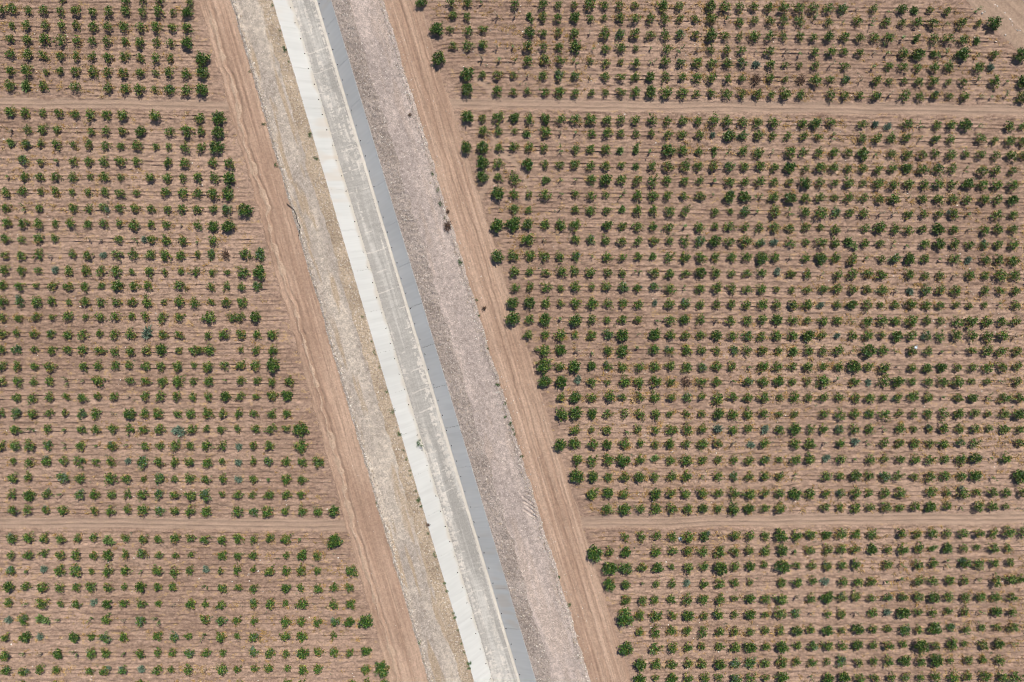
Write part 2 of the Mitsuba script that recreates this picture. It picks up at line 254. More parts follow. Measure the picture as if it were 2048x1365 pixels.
# ---- materials: ground colours depend only on the place on the ground
W = lambda p: (p.x, p.y)
def canal_uv(p):
    return p.x * float(-CD[1]) + p.y * float(CD[0]), p.x * float(CD[0]) + p.y * float(CD[1])     # across (right), along (down)
def field_col(p, n, uv):
    x, y = W(p)
    big = fbm(x * .05 + 7, y * .09 + 3, 0, 3)
    mid = fbm(x * .5 + 31, y * 1.6 + 11, 0, 3)
    spk = noise(x * 6.5 + 91, y * 7.5 + 13)
    spk2 = noise(x * 3.1 + 19, y * 5.3 + 57)
    c = mix((.258, .176, .140), (.348, .245, .197), smoothstep(.25, .75, big * .5 + mid * .5))
    c = c * (.56 + .46 * spk + .40 * spk2)
    straw = smoothstep(.66, .86, noise(x * 1.7 + 5, y * 2.6 + 9)) * smoothstep(.45, .75, noise(x * 7.7 + 3, y * 9.1 + 1))
    c = mix(c, (.46, .31, .15), straw * .55)
    px, py = x * S + 1024, 682.5 - y * S
    lane = mi.Float(0)
    for s, ls in LANES.items():
        for ya, yb, xa, xb, hw in ls:
            yc = ya + (yb - ya) * (px - xa) / (xb - xa) + (noise(x * .5, y * .1 + 3) - .5) * 7
            on = smoothstep(hw + 4.0, hw - 3.0, dr.abs(py - yc))
            on = on * ((px < 760) if s == 'L' else (px > 900))
            lane = dr.maximum(lane, on)
    for line in TYRES:
        for (xa, ya), (xb, yb) in zip(line[:-1], line[1:]):
            dx, dy = xb - xa, yb - ya
            t = dr.clip(((px - xa) * dx + (py - ya) * dy) / (dx * dx + dy * dy), 0, 1)
            q = dr.sqrt(dr.square(px - xa - t * dx) + dr.square(py - ya - t * dy))
            lane = dr.maximum(lane, .85 * smoothstep(8.5, 4.5, q + (spk2 - .5) * 4))
    return mix(c, mi.Color3f(.345, .250, .200) * (.88 + .24 * noise(x * .7, y * 4.0) + .08 * (spk - .5)), lane * .85)
def track_col(p, n, uv):
    u, v = canal_uv(p)
    long_ = fbm(u * 2.6 + 11, v * .05 + 5, 0, 3)
    fine = noise(u * 7.0 + 3, v * .25 + 1)
    patch = fbm(u * .30 + 40, v * .13 + 2, 0, 3)
    spk = noise(p.x * 7.3 + 9, p.y * 7.3 + 2)
    c = mix((.325, .220, .170), (.435, .312, .246), smoothstep(.28, .72, long_ * .55 + patch * .45))
    spk2 = noise(p.x * 2.9 + 4, p.y * 2.9 + 8)
    return c * (.75 + .24 * fine + .26 * (spk - .5) + .12 * (spk2 - .5) + .12)
def wash_col(p, n, uv):
    spk = noise(p.x * 6.3 + 9, p.y * 6.3 + 2)
    return mix((.365, .265, .205), (.455, .345, .275), fbm(p.x * 1.2, p.y * .8, 0, 3)) * (.85 + .3 * spk)
def gravel_fn(pale, dull, brown, seed, bamt):
    def fn(p, n, uv):
        u, v = canal_uv(p)
        strk = fbm(u * .9 + seed, v * .06 + 5, 0, 3)
        patch = fbm(u * .35 + 3 + seed, v * .22, 0, 3)
        d1, d2, r = voronoi(p.x * 8.5, p.y * 8.5)
        r2 = noise(p.x * 8.7 + seed, p.y * 8.7 + 3)
        c = mix(dull, pale, smoothstep(.3, .7, strk * .5 + patch * .5)) * (.82 + .36 * noise(p.x * 3.1 + seed, p.y * 3.1))
        bm = smoothstep(.54, .70, fbm(u * 1.4 + 9 + seed, v * .16 + 2, 0, 3)) * bamt
        c = mix(c, brown, bm)
        c = c * (.74 + .24 * r * r + .38 * r2)
        return mix(c, (.66, .60, .57), smoothstep(.972, .992, r) * smoothstep(.55, .25, d1))
    return fn
def band_l_col(p, n, uv):
    d1, d2, r = voronoi(p.x * 7.0, p.y * 7.0)
    return mix((.27, .213, .165), (.375, .305, .242), noise(p.x * .6, p.y * .6)) * (.62 + .5 * r + .28 * noise(p.x * 8, p.y * 8))
def band_r_col(p, n, uv):
    d1, d2, r = voronoi(p.x * 6.0, p.y * 6.0)
    c = mix((.30, .250, .228), (.375, .318, .295), noise(p.x * .5, p.y * .5)) * (.58 + .50 * r + .34 * noise(p.x * 9, p.y * 9))
    return mix(c, (.56, .51, .48), smoothstep(.965, .99, r) * smoothstep(.5, .25, d1))
TOE_U = E['toe_l'][0] * float(-CD[1])
def slope_col(p, n, uv):
    u, v = canal_uv(p)
    brush = noise(v * 3.2 + noise(u * .8, v * .3) * 1.2, u * .35)
    brush2 = noise(v * 9.0, u * .5)
    patch = fbm(u * .22 + 7, v * .16 + 3, 0, 3)
    slab_tone = mikit.cell_rand(v / 5.55 + 11.9, u * .2)
    c = mix((.485, .492, .50), (.575, .583, .592), patch) * (.945 + .05 * brush + .05 * brush2 + .03 * slab_tone)
    streak = smoothstep(.58, .80, noise(v * 2.1 + 5, u * .25)) * smoothstep(.35, .7, noise(v * .35 + 2, u * .3 + 7))     # rain streaks down the slope
    c = c * (1 - .055 * streak)
    toe = smoothstep(.42, .02, dr.abs(u - float(TOE_U)) + (noise(v * .8, 3.0) - .5) * .4)                                # silt settled at the foot
    c = mix(c, (.47, .41, .35), toe * .55)
    rust = smoothstep(.70, .86, noise(v * .12 + 7, u * .2 + 3)) * smoothstep(.35, .8, noise(v * 1.7, u * .45 + 8))
    return mix(c, (.50, .42, .35), rust * .35)
def floor_col(p, n, uv):
    u, v = canal_uv(p)
    lon = fbm(u * 4.2 + 5, v * .09 + 9, 0, 3)
    lat = fbm(u * .9 + 2, v * 4.5 + 4, 0, 3)
    big = fbm(u * .5 + 1, v * .08 + 2, 0, 3)
    fine = noise(u * 9 + 3, v * 7.0)
    dry = smoothstep(.40, .62, big * .6 + lon * .4)
    c = mix((.345, .334, .328), (.46, .448, .44), dry)
    c = c * (.86 + .28 * lat)
    silt = smoothstep(.47, .62, fbm(u * 1.6 + 15, v * .09 + 31, 0, 3)) * smoothstep(.38, .66, fbm(u * 3.1 + 4, v * 4.2 + 6, 0, 3))
    c = mix(c, (.60, .565, .54), silt * .8)
    lines = mi.Float(0)
    for off, k in ((9.15, 3.0), (9.75, 5.0), (10.45, 9.0), (10.9, 13.0)):       # tide lines dried along the floor
        lines = dr.maximum(lines, smoothstep(.055, .0, dr.abs(u + off + (noise(v * .12, k) - .5) * .5)) * smoothstep(.38, .60, noise(v * .9, k + 4)))
    w = v * .36 + (noise(u * .9, v * .1) - .5) * .10
    lines = dr.maximum(lines, smoothstep(.045, .0, dr.abs(w - dr.floor(w + .5))) * smoothstep(.30, .55, noise(v * .36 + 3, u * 1.4 + 9)))
    c = mix(c, (.60, .565, .545), lines * .7)
    damp = smoothstep(.62, .80, noise(u * .6 + 30, v * .22 + 4))
    return c * (.90 + .20 * fine) * (1 - .12 * damp)
def toe_col(p, n, uv):
    u, v = canal_uv(p)
    return mix((.50, .47, .44), (.62, .585, .55), fbm(u * 2 + 3, v * .3, 0, 3)) * (.93 + .12 * noise(v * 4, u * 6))
def diffuse(name, fn):
    scene[name] = dict(type='diffuse', reflectance=proc(fn))
def rgb(name, c, **k):
    scene[name] = dict(type='twosided', bsdf=dict(type='principled', base_color=dict(type='rgb', value=list(c)), **{**dict(roughness=.8, specular=.2), **k}))
for nm, fn in (('m_field', field_col), ('m_track', track_col), ('m_wash', wash_col), ('m_band_l', band_l_col), ('m_band_r', band_r_col),
               ('m_gravel_l', gravel_fn((.455, .40, .355), (.345, .30, .272), (.36, .275, .20), 3., .75)),
               ('m_gravel_r', gravel_fn((.43, .362, .340), (.335, .283, .270), (.40, .315, .27), 43., .35)),
               ('m_slope', slope_col), ('m_floor', floor_col), ('m_toe', toe_col)):
    diffuse(nm, fn)
scene['m_leaf'] = dict(type='twosided', bsdf=dict(type='principled', base_color=dict(type='mesh_attribute', name='vertex_color'), roughness=.42, specular=.5))
scene['m_tint'] = dict(type='twosided', bsdf=dict(type='diffuse', reflectance=dict(type='mesh_attribute', name='vertex_color')))
rgb('m_bark', (.13, .09, .06))
rgb('m_joint', (.09, .085, .08))
rgb('m_hole', (.02, .02, .02))
rgb('m_hose', (.03, .03, .03), roughness=.5)
rgb('m_plastic', (.45, .52, .60), roughness=.3, specular=.5)

structure('field', grid_mesh(*FIELD['L']), 'm_field', 'furrowed pinkish brown field soil left of the canal')
structure('field_001', grid_mesh(*FIELD['R']), 'm_field', 'furrowed pinkish brown field soil right of the canal, with straw bits')

# ---- dirt tracks
def wash_line(y):
    """The bed that rain has washed along the left track: its middle, metres from the track's left edge."""
    q = np.stack([y * .22 + 100, np.full_like(y, 5.5), np.zeros_like(y)], -1)
    return 1.05 + 1.2 * (meshkit.fbm(q, 4, 4) - .5)
x, y, t = across('track_l', 'gravel_l', 50)
wd = (ex('gravel_l', y) - ex('track_l', y))
m = t * wd - wash_line(y)
z = -.09 * np.exp(-((m - .30) / .17) ** 2) + .10 * np.exp(-((m + .05) / .16) ** 2) + .08 * np.exp(-((m - .75) / .25) ** 2) + .06 * np.exp(-((t * wd - .18) / .14) ** 2)
vv = x * CD[0] + y * CD[1]; uu = -x * CD[1] + y * CD[0]
tr_rough = lambda seed: .055 * nfb(uu, vv, 3.0, .06, 2, seed) + .03 * nfb(uu, vv, 1.2, .5, 3, seed + 1)
for c, w, hgt in ((2.5, .06, -.05), (3.0, .07, -.055), (3.45, .06, -.05), (4.0, .07, -.06)):
    wv = c + .35 * nfb(np.zeros_like(y), y, 1, .08, 3, int(c * 100))
    rut = np.clip(.6 + 1.6 * nfb(np.zeros_like(y) + c * 9, y, 1, .16, 2, 71), 0, 1)
    z += rut * (hgt * np.exp(-((t * wd - wv) / w) ** 2) - .5 * hgt * np.exp(-((t * wd - wv - .16) / w) ** 2))
z = z * (t > .001) * (t < .999) + tr_rough(21) * np.clip(t * 8, 0, 1) + .05 * nfb(x, y, 2, 2, 2, 8) * np.exp(-((t - .3) / .2) ** 2)
structure('dirt_track', grid_mesh(x, y, z), 'm_track', 'smooth graded dirt track along the left gravel verge, with a washed rut')
TL = (x, y, z)
# the pale sand that the rain left in the washed bed
yy = np.arange(-53, 53, .12)
wb = wash_line(yy)
q = np.stack([yy * .9 + 50, np.full_like(yy, 2.2), np.zeros_like(yy)], -1)
hw = np.clip(.20 + 1.1 * (meshkit.fbm(q, 3, 14) - .44), .06, .55)
mid = ex('track_l', yy) + wob('track_l', yy) + wb - .04
pts = np.stack([mid + k * hw for k in (-1, -.5, 0, .5, 1)], 1)
zz = np.stack([np.interp(pts[i], x[np.searchsorted(YS, v)], z[np.searchsorted(YS, v)]) for i, v in enumerate(yy)])
zz += np.array([-.02, .012, .02, .012, -.02])
structure('sand_wash', grid_mesh(pts, np.repeat(yy[:, None], 5, 1), zz), 'm_wash', 'pale sand washed into a winding line along the left dirt track')

x, y, t = across('gravel_r', 'track_r', 44)
wd = ex('track_r', y) - ex('gravel_r', y)
vv = x * CD[0] + y * CD[1]; uu = -x * CD[1] + y * CD[0]
m = t * wd
z = tr_rough(51)
for c, w, hgt in ((1.2, .07, -.06), (1.95, .08, -.075), (2.7, .08, -.08), (3.5, .07, -.07), (4.15, .06, -.06)):
    wv = c + .45 * nfb(np.zeros_like(y), y, 1, .09, 3, int(c * 100))
    z += hgt * np.exp(-((m - wv) / w) ** 2) - .5 * hgt * np.exp(-((m - wv - .17) / w) ** 2)
z *= np.clip(t * 8, 0, 1) * np.clip((1 - t) * 8, 0, 1)
structure('dirt_track_001', grid_mesh(x, y, z), 'm_track', 'dirt track right of the canal with several thin parallel ruts')
TR = (x, y, z)

# ---- gravel verges
x, y, t = across('gravel_l', 'band_l', 44)
wd = ex('band_l', y) - ex('gravel_l', y)
m = t * wd
z = .16 * np.exp(-((m - .28) / .16) ** 2) - .07 * np.exp(-((m - .95) / .4) ** 2) + .05 * nfb(x, y, 1.6, 1.6, 3, 61) + .05 * nfb(x, y, 3.6, 3.6, 2, 62)
z *= np.clip(t * 12, 0, 1) * np.clip((1 - t) * 8, 0, 1)
structure('gravel_verge', grid_mesh(x, y, z), 'm_gravel_l', 'greyish gravel strip between the left dirt track and the canal')
GL = (x, y, z)
x, y, t = across('band_l', 'lip_l', 14)
z = ZL * t ** 1.25 + (.10 * nfb(x, y, 3.3, 3.3, 2, 63)) * np.clip(t * 5, 0, 1) * np.clip((1 - t) * 5, 0, 1)
structure('gravel_bank', grid_mesh(x, y, z), 'm_band_l', 'tan stony bank sloping down to the sunlit edge of the canal')
BL = (x, y, z)
x, y, t = across('lip_r', 'band_r', 18)
z = ZL * (1 - t) ** 1.1 + (.16 * nfb(x, y, 3.0, 3.0, 2, 64)) * np.clip(t * 5, 0, 1) * np.clip((1 - t) * 5, 0, 1)
structure('gravel_bank_001', grid_mesh(x, y, z), 'm_band_r', 'dark stony bank sloping down to the shaded edge of the canal')
BR = (x, y, z)
x, y, t = across('band_r', 'gravel_r', 36)
wd = ex('gravel_r', y) - ex('band_r', y)
m = (1 - t) * wd
z = .11 * np.exp(-((m - .35) / .22) ** 2) + .05 * nfb(x, y, 1.6, 1.6, 3, 65) + .05 * nfb(x, y, 3.6, 3.6, 2, 66)
for (xa, ya), (xb, yb) in (((1044, 992), (1076, 1016)), ((1047, 1003), (1079, 1023)), ((1046, 1018), (1073, 1036)), ((1050, 1010), (1070, 1026)), ((1052, 985), (1066, 993))):
    px, py = x * S + 1024, 682.5 - y * S
    dx, dy = xb - xa, yb - ya
    tt = np.clip(((px - xa) * dx + (py - ya) * dy) / (dx * dx + dy * dy), 0, 1)
    dd = np.hypot(px - xa - tt * dx, py - ya - tt * dy) / S
    z += -.11 * np.exp(-(dd / .09) ** 2) + .05 * np.exp(-((dd - .2) / .08) ** 2)
z *= np.clip(t * 10, 0, 1) * np.clip((1 - t) * 12, 0, 1)
structure('gravel_verge_001', grid_mesh(x, y, z), 'm_gravel_r', 'pinkish grey gravel strip between the canal and the right dirt track')
GR = (x, y, z)

# ---- farm road in the upper right corner
a, b = np.array(at(*RA)), np.array(at(*RB_))
dirv = (b - a) / np.linalg.norm(b - a); nrm = np.array([dirv[1], -dirv[0]])
if nrm @ np.array([1, 1]) < 0: nrm = -nrm
ss, oo = np.meshgrid(np.linspace(-16, 22, 220), np.linspace(0, 10.5, 70), indexing='ij')
edge_w = .25 * (meshkit.fbm(np.stack([ss * .6 + 50, ss * 0, ss * 0], -1), 3, 6) - .5) * (1 - oo / 10.5)
P = a[None, None] + ss[..., None] * dirv + (oo + edge_w)[..., None] * nrm
zr = .02 + .03 * (meshkit.fbm(np.stack([oo * 2.6 + 9, ss * .1 + 20, oo * 0], -1), 3, 2) - .5)
for c in (2.1, 3.6, 5.6):
    zr += .07 * np.exp(-((oo - c - .3 * (meshkit.noise(np.stack([ss * .3 + 40, ss * 0 + c, ss * 0], -1), 3) - .5)) / .13) ** 2)
zr -= .1 * np.exp(-(oo / .25) ** 2)
rv, rq = grid_mesh(P[..., 0], P[..., 1], zr)
structure('dirt_road', (rv, rq[:, ::-1]), 'm_track_road', 'dusty farm road crossing the upper right corner')
def road_col(p, n, uv):
    u = p.x * float(nrm[0]) + p.y * float(nrm[1]); v = p.x * float(dirv[0]) + p.y * float(dirv[1])
    c = mix((.30, .215, .168), (.38, .28, .222), fbm(u * 1.6, v * .12, 0, 3))
    return c * (.85 + .3 * noise(p.x * 6.3, p.y * 6.3))
diffuse('m_track_road', road_col)

# ------------------------------------------------------------------ the canal: slabs of concrete, each with its own edges
def line_at(k, y): return ex(k, y)
def slab(k1, z1, k2, z2, s0, s1, thick, gap, n=2):
    """A concrete slab between two edge lines, from s0 to s1 metres down the canal: an extruded quad with chamfered top edges."""
    def pt(k, s):      # where the line across the canal at s meets the edge line
        X0, bb = E[k]
        # point = c + CD * s + w * perp ; solve for Y on the edge
        perp = np.array([-CD[1], CD[0]])
        c0 = np.array([ex('toe_l', 0) * .5 + ex('toe_r', 0) * .5, 0.0]) + CD * s
        w = (X0 - bb * c0[1] - c0[0]) / (perp[0] + bb * perp[1])
        return c0 + perp * w
    a0, b0, b1, a1 = pt(k1, s0 + gap), pt(k2, s0 + gap), pt(k2, s1 - gap), pt(k1, s1 - gap)
    q = np.array([[*a0, z1], [*b0, z2], [*b1, z2], [*a1, z1]])
    nr = np.cross(q[1] - q[0], q[3] - q[0]); nr /= np.linalg.norm(nr)
    if nr[2] < 0: nr = -nr
    cen = q.mean(0)
    inner = q + nr * 0
    ch = .008
    top = np.array([p + (cen - p) / np.linalg.norm(cen - p) * ch * 1.6 for p in q])
    low = q - nr * ch
    bot = q - nr * thick
    v = np.vstack([top, low, bot])
    f = [[0, 1, 2], [0, 2, 3], [8, 10, 9], [8, 11, 10]]
    for i in range(4):
        j = (i + 1) % 4
        for o in (0, 4):
            f += [[i + o, i + o + 4, j + o + 4], [i + o, j + o + 4, j + o]]
    mm = trimesh.Trimesh(v, f, process=False)
    mm.fix_normals()
    return mm
C = 'concrete_canal'
labels[C] = dict(label='long dry concrete canal with sloping sides running diagonally between two gravel strips', category='canal')
STEP, k0 = 5.55, 0
edges_s = np.arange(-66, 67, STEP)
cnt = {}
def part(name, mesh, bsdf, holder=C):
    i = cnt.get((holder, name), 0); cnt[(holder, name)] = i + 1
    key = f'{holder}__{name}' + (f'_{i:03d}' if i else '')
    scene[key] = mikit.ply(mesh, bsdf)
    return key
E['shelf'] = edge(627.5, .2987, ZB)
for i in range(len(edges_s) - 1):
    s0, s1 = edges_s[i], edges_s[i + 1]
    js = rng.uniform(-.002, .002, 4); gl, gr = (.012 if i % 2 else .004), rng.choice([.006, .016])
    part('slope_slab', slab('lip_l', ZL + .02 + js[0], 'toe_l', ZB + js[1] * .3, s0, s1, .18, gl), 'm_slope')
    part('slope_slab', slab('lip_r', ZL + .02 + js[2], 'toe_r', ZB + .10 + js[3] * .3, s0 + .9, s1 + .9, .18, gr), 'm_slope')
    part('floor_slab', slab('toe_l', ZB - .012, 'shelf', ZB - .012 + js[0], s0 + .2, s1 + .2, .2, .006), 'm_floor')
    part('toe_slab', slab('shelf', ZB + .045, 'toe_r', ZB + .05, s0 + .3, s1 + .3, .2, .006), 'm_toe')
# the canal's bed runs on beyond the slabs
ya = np.concatenate([-np.geomspace(62, 700, 8)[::-1], np.linspace(-61, 61, 40), np.geomspace(62, 700, 8)])
xa = np.stack([ex(k, ya) for k in ('lip_l', 'toe_l', 'toe_r', 'lip_r')], 1)
za = np.repeat(np.array([[ZL - .05, ZB - .09, ZB - .09, ZL - .05]]), len(ya), 0)
part('joint_bed', (lambda g: (g[0], g[1]))(grid_mesh(xa, np.repeat(ya[:, None], 4, 1), za)), 'm_joint')
def on_slope(k1, z1, k2, z2, f, s):
    X = lambda k, yy: ex(k, yy)
    y0 = s
    return np.array([X(k1, y0) * (1 - f) + X(k2, y0) * f, y0, z1 * (1 - f) + z2 * f])
disc = trimesh.creation.cylinder(radius=.075, height=.05, sections=8)
for i in range(54):
    yv = 682.5 - (12 + i * 30.6 - 120)
    for side, (k1, k2, f) in enumerate((('lip_l', 'toe_l', .86), ('lip_r', 'toe_r', .90))):
        y0 = yv / S * (H + 2.2) / H + side * .6
        p = on_slope(k1, ZL + .02, k2, ZB + (.1 if side else 0), f + rng.uniform(-.05, .03), y0)
        if abs(p[1]) > 48: continue
        ang = math.atan2(ZL - ZB, 2.3) * (-1 if side else 1)
        mm = disc.copy(); mm.apply_transform(trimesh.transformations.rotation_matrix(ang, [CD[0] * -1, -CD[1], 0])); mm.apply_translation(p + [0, 0, .012])
        part('weep_hole', mm, 'm_hole')

# ------------------------------------------------------------------ plants
class Leaves:
    def __init__(self): self.v, self.f, self.c, self.n = [], [], [], 0
    def quad(self, p, d, w, col, bend=.25):
        """A leaf: two triangles either side of its long axis, folded."""
        up = np.cross(d, w); up = up / (np.linalg.norm(up) + 1e-9) * np.linalg.norm(w) * bend
        self.v += [p, p + d * .5 + w + up, p + d, p + d * .5 - w + up]
        self.f += [[self.n, self.n + 1, self.n + 2], [self.n, self.n + 2, self.n + 3]]
        self.c += [col] * 4; self.n += 4
    def tube(self, a, b, ra, rb, col, sides=4):
        d = b - a; d = d / (np.linalg.norm(d) + 1e-9)
        u = np.cross(d, [0.3, .9, .2]); u /= np.linalg.norm(u); w = np.cross(d, u)
        for r, p in ((ra, a), (rb, b)):
            for k in range(sides):
                an = 2 * math.pi * k / sides
                self.v.append(p + r * (math.cos(an) * u + math.sin(an) * w)); self.c.append(col)
        for k in range(sides):
            j = (k + 1) % sides
            self.f += [[self.n + k, self.n + j, self.n + sides + j], [self.n + k, self.n + sides + j, self.n + sides + k]]
        self.n += 2 * sides
    def arrays(self): return (np.array(self.v), np.array(self.f)), np.array(self.c)
def unit(r):
    v = r.normal(size=3); return v / np.linalg.norm(v)
def bush(r, lush=0.0, n=330, tips=.3, blue=0.0):
    """One bush about 0.75 m in radius and 1.3 m tall: stems from the root, clumps of leaves on the limbs, long shoots at the outside."""
    wood, lv = Leaves(), Leaves()
    bark = (.12, .085, .055)
    hub = np.array([r.normal() * .04, r.normal() * .04, .30])
    wood.tube(np.array([0, 0, -.1]), hub, .045, .035, bark, 5)
    ph, am = r.uniform(0, 6.28, 3), (.17, .15, .12)
    reach = lambda az: .80 * (1 + (1 - .55 * lush) * sum(q * math.sin((j + 2) * az + ph[j]) for j, q in enumerate(am)))     # uneven outline
    def leaf(p, d, L, outer, tint):
        dirn = d * .5 + unit(r) * .8 + np.array([0, 0, .05]); dirn /= np.linalg.norm(dirn)
        nr = unit(r) * .75 + np.array([0, 0, .8]); w = np.cross(dirn, nr); w /= np.linalg.norm(w) + 1e-9
        u = r.uniform()
        if u < .52 + .25 * lush: col = np.array([.026, .078, .010])
        elif u < .83: col = np.array([.062, .155, .017])
        else: col = np.array([.19, .245, .045])
        if outer and r.uniform() < tips: col = np.array([.25, .14, .055]) if r.uniform() < .6 else np.array([.27, .25, .06])
        if blue and r.uniform() < blue: col = np.array([.12, .19, .15])
        lv.quad(p, dirn * L, w * L * r.uniform(.28, .40), tuple(col * tint * r.uniform(.7, 1.3)))
    nc = int(r.integers(15, 20) + 7 * lush)
    for i in range(nc):
        az = i * 2.39996 + r.normal() * .3
        q = math.sqrt((i + .5) / nc)
        R = reach(az) * q * .80
        c = np.array([math.cos(az) * R, math.sin(az) * R, .22 + r.uniform(.35, 1.0) * .85 * math.sqrt(max(0.08, 1 - (q * .92) ** 2))])
        wood.tube(hub, c, .022, .010, bark, 3)
        tint, cr = r.uniform(.75, 1.25), r.uniform(.15, .24)
        for k in range(int(n * .74 / nc)):
            d = unit(r); p = c + d * cr * r.uniform(.3, 1.0) * np.array([1, 1, .8]); p[2] = max(p[2], .06)
            leaf(p, d, r.uniform(.13, .21), q > .75, tint)
    for i in range(int(r.integers(7, 12))):
        az, el = r.uniform(0, 6.28), math.radians(r.uniform(5, 60))
        d = np.array([math.cos(az) * math.cos(el), math.sin(az) * math.cos(el), math.sin(el)])
        tip = hub + d * reach(az) * r.uniform(.95, 1.2)
        wood.tube(hub + (tip - hub) * .4, tip, .012, .005, (.16, .14, .05), 3)
        for k in range(int(n * .025)):
            q = r.uniform(.55, 1.05)
            leaf(hub + (tip - hub) * q + unit(r) * .06, d, r.uniform(.09, .15), True, 1.0)
    return wood, lv
def ball_weed(r, cols, n=170, flat=.8, wid=.035, ln=(.3, .7)):
    lv = Leaves()
    lobes = [np.array([r.normal() * .16, r.normal() * .16, .10]) for _ in range(3)]
    for k in range(n):
        d = unit(r); d[2] = abs(d[2]) * flat; d /= np.linalg.norm(d)
        L = r.uniform(*ln); base = lobes[r.integers(3)]
        w = np.cross(d, unit(r)); w /= np.linalg.norm(w)
        p = base + d * L * r.uniform(.1, .5)
        col = np.array(cols[r.integers(len(cols))]) * r.uniform(.75, 1.25)
        lv.quad(p, d * L * .6, w * wid, tuple(col))
    return lv
def sapling(r, dead):
    wood, lv = Leaves(), Leaves()
    col = (.14, .10, .07) if not dead else (.22, .18, .15)
    for j in range(r.integers(1, 4)):
        az, el = r.uniform(0, 6.28), math.radians(r.uniform(55, 88))
        tip = np.array([math.cos(az) * math.cos(el), math.sin(az) * math.cos(el), math.sin(el)]) * r.uniform(.6, 1.15)
        wood.tube(np.array([0, 0, -.08]), tip * .5, .028, .022, col, 4); wood.tube(tip * .5, tip, .022, .010, col, 3)
        for k in range(r.integers(9, 16)):
            q = r.uniform(.35, 1.05)
            d = unit(r); d[2] *= .5; w = np.cross(d, [0, 0, 1.0] + unit(r) * .5); w /= np.linalg.norm(w) + 1e-9
            c = np.array([.075, .13, .03]) if not dead else np.array([.24, .19, .13])
            lv.quad(tip * q + unit(r) * .06, d * r.uniform(.12, .2), w * .05, tuple(c * r.uniform(.7, 1.4)))
    return wood, lv
def joined(*ls):
    v, f, c, n = [], [], [], 0
    for l in ls:
        (a, b), cc = l.arrays()
        v.append(a); f.append(b + n); c.append(cc); n += len(a)
    return (np.vstack(v), np.vstack(f)), np.vstack(c)
def shapegroup(key, **parts):
    scene[key] = dict(type='shapegroup', **{k: mikit.ply(m, b, color=c) for k, (m, c, b) in parts.items()})
VAR = {}
def register(kind, wood, lv, one_too=False):
    i = len(VAR.setdefault(kind, []))
    key = f'group_{kind}_{i}'
    if wood is None:
        m, c = lv.arrays(); shapegroup(key, foliage=(m, c, 'm_leaf'))
    else:
        m1, c1 = wood.arrays(); m2, c2 = lv.arrays()
        shapegroup(key, stems=(m1, c1, 'm_tint'), foliage=(m2, c2, 'm_leaf'))
    VAR[kind].append(key)
    if one_too:
        k2 = kind + '_one'; j = len(VAR.setdefault(k2, []))
        m, c = joined(wood, lv); shapegroup(f'group_{k2}_{j}', bush=(m, c, 'm_leaf')); VAR[k2].append(f'group_{k2}_{j}')
pr = np.random.default_rng(2024)
for i in range(14): register('bush', *bush(pr, 0, int(pr.integers(370, 500)), pr.uniform(.3, .75)), one_too=True)
for i in range(4): register('bush_blue', *bush(pr, 0, 440, .15, blue=.15), one_too=True)
for i in range(7): register('lush', *bush(pr, 1, 680, pr.uniform(.03, .15)), one_too=True)
GREY = [(.16, .235, .175), (.22, .29, .23), (.11, .18, .125)]
PALE = [(.16, .25, .08), (.20, .30, .11), (.11, .19, .06)]
for i in range(4): register('grey', None, ball_weed(pr, GREY, 230, ln=(.22, .55)))
for i in range(3): register('pale', None, ball_weed(pr, PALE, 260, 1.0, .04, (.22, .52)))
for i in range(6): register('sapling', *sapling(pr, i % 3 == 2))
for i in range(2): register('dead', None, ball_weed(pr, [(.13, .085, .065), (.20, .13, .09), (.09, .06, .05)], 200))
for i in range(4): register('verge', None, ball_weed(pr, [(.05, .10, .03), (.09, .16, .05), (.06, .12, .06)], 70, .9, .045, (.2, .5)))

SIZE = {'': .645, 's': .50, 'l': .725, 'L': .86, 'X': 1.0}
ORD1 = 'first second third fourth fifth sixth seventh eighth ninth tenth eleventh twelfth thirteenth fourteenth fifteenth sixteenth seventeenth eighteenth nineteenth'.split()
def ordinal(n):
    if n < 20: return ORD1[n - 1]
    t, u = divmod(n, 10)
    tens = {2: 'twent', 3: 'thirt', 4: 'fort'}[t]
    return tens + 'ieth' if u == 0 else tens + 'y-' + ORD1[u - 1]
BLOCK = dict(LT='left upper', LM='left middle', LB='left lower', RT='right upper', RM='right middle', RB='right lower')
plants, rowno = [], {}
for r in rows:
    rowno[r['block']] = rowno.get(r['block'], 0) + 1
    seq = sorted(r['plants'], key=lambda q: q[0], reverse=r['block'][0] == 'L')
    vis = r['a'] + r['b'] * 1000
    for i, (px, code) in enumerate(seq):
        py = r['a'] + r['b'] * px + pr.normal() * 1.0
        big = next((c for c in 'XLls' if c in code), '')
        kind = 'sapling' if 't' in code else 'dead' if 'd' in code else 'pale' if ('g' in code or 'G' in code) else 'grey' if 'W' in code else 'bush'
        rad = SIZE[big] * (.74 / .76) * pr.uniform(.90, 1.12)
        plants.append(dict(px=px, py=py, kind=kind, code=code, big=big, rad=rad, weed='w' in code, i=i + 1, row=rowno[r['block']], block=r['block']))
def where_label(q):
    return f"{ordinal(q['i'])} plant from the track, {ordinal(q['row'])} row down in {BLOCK[q['block']]} block"
xs = np.array([at(q['px'], q['py'], .55) for q in plants])
zs = ground_z(xs[:, 0], xs[:, 1])
bushes = sorted([k for k, q in enumerate(plants) if q['kind'] == 'bush' and -8 < q['py'] < 1373 and -4 < q['px'] < 2052],
                key=lambda k: -plants[k]['rad'] * (1.0 if plants[k]['big'] in 'lLX' and plants[k]['big'] else .8))
single = set(bushes[:300])
num = {}
def key_of(name):
    i = num.get(name, 0); num[name] = i + 1
    return name + (f'_{i:03d}' if i else '')
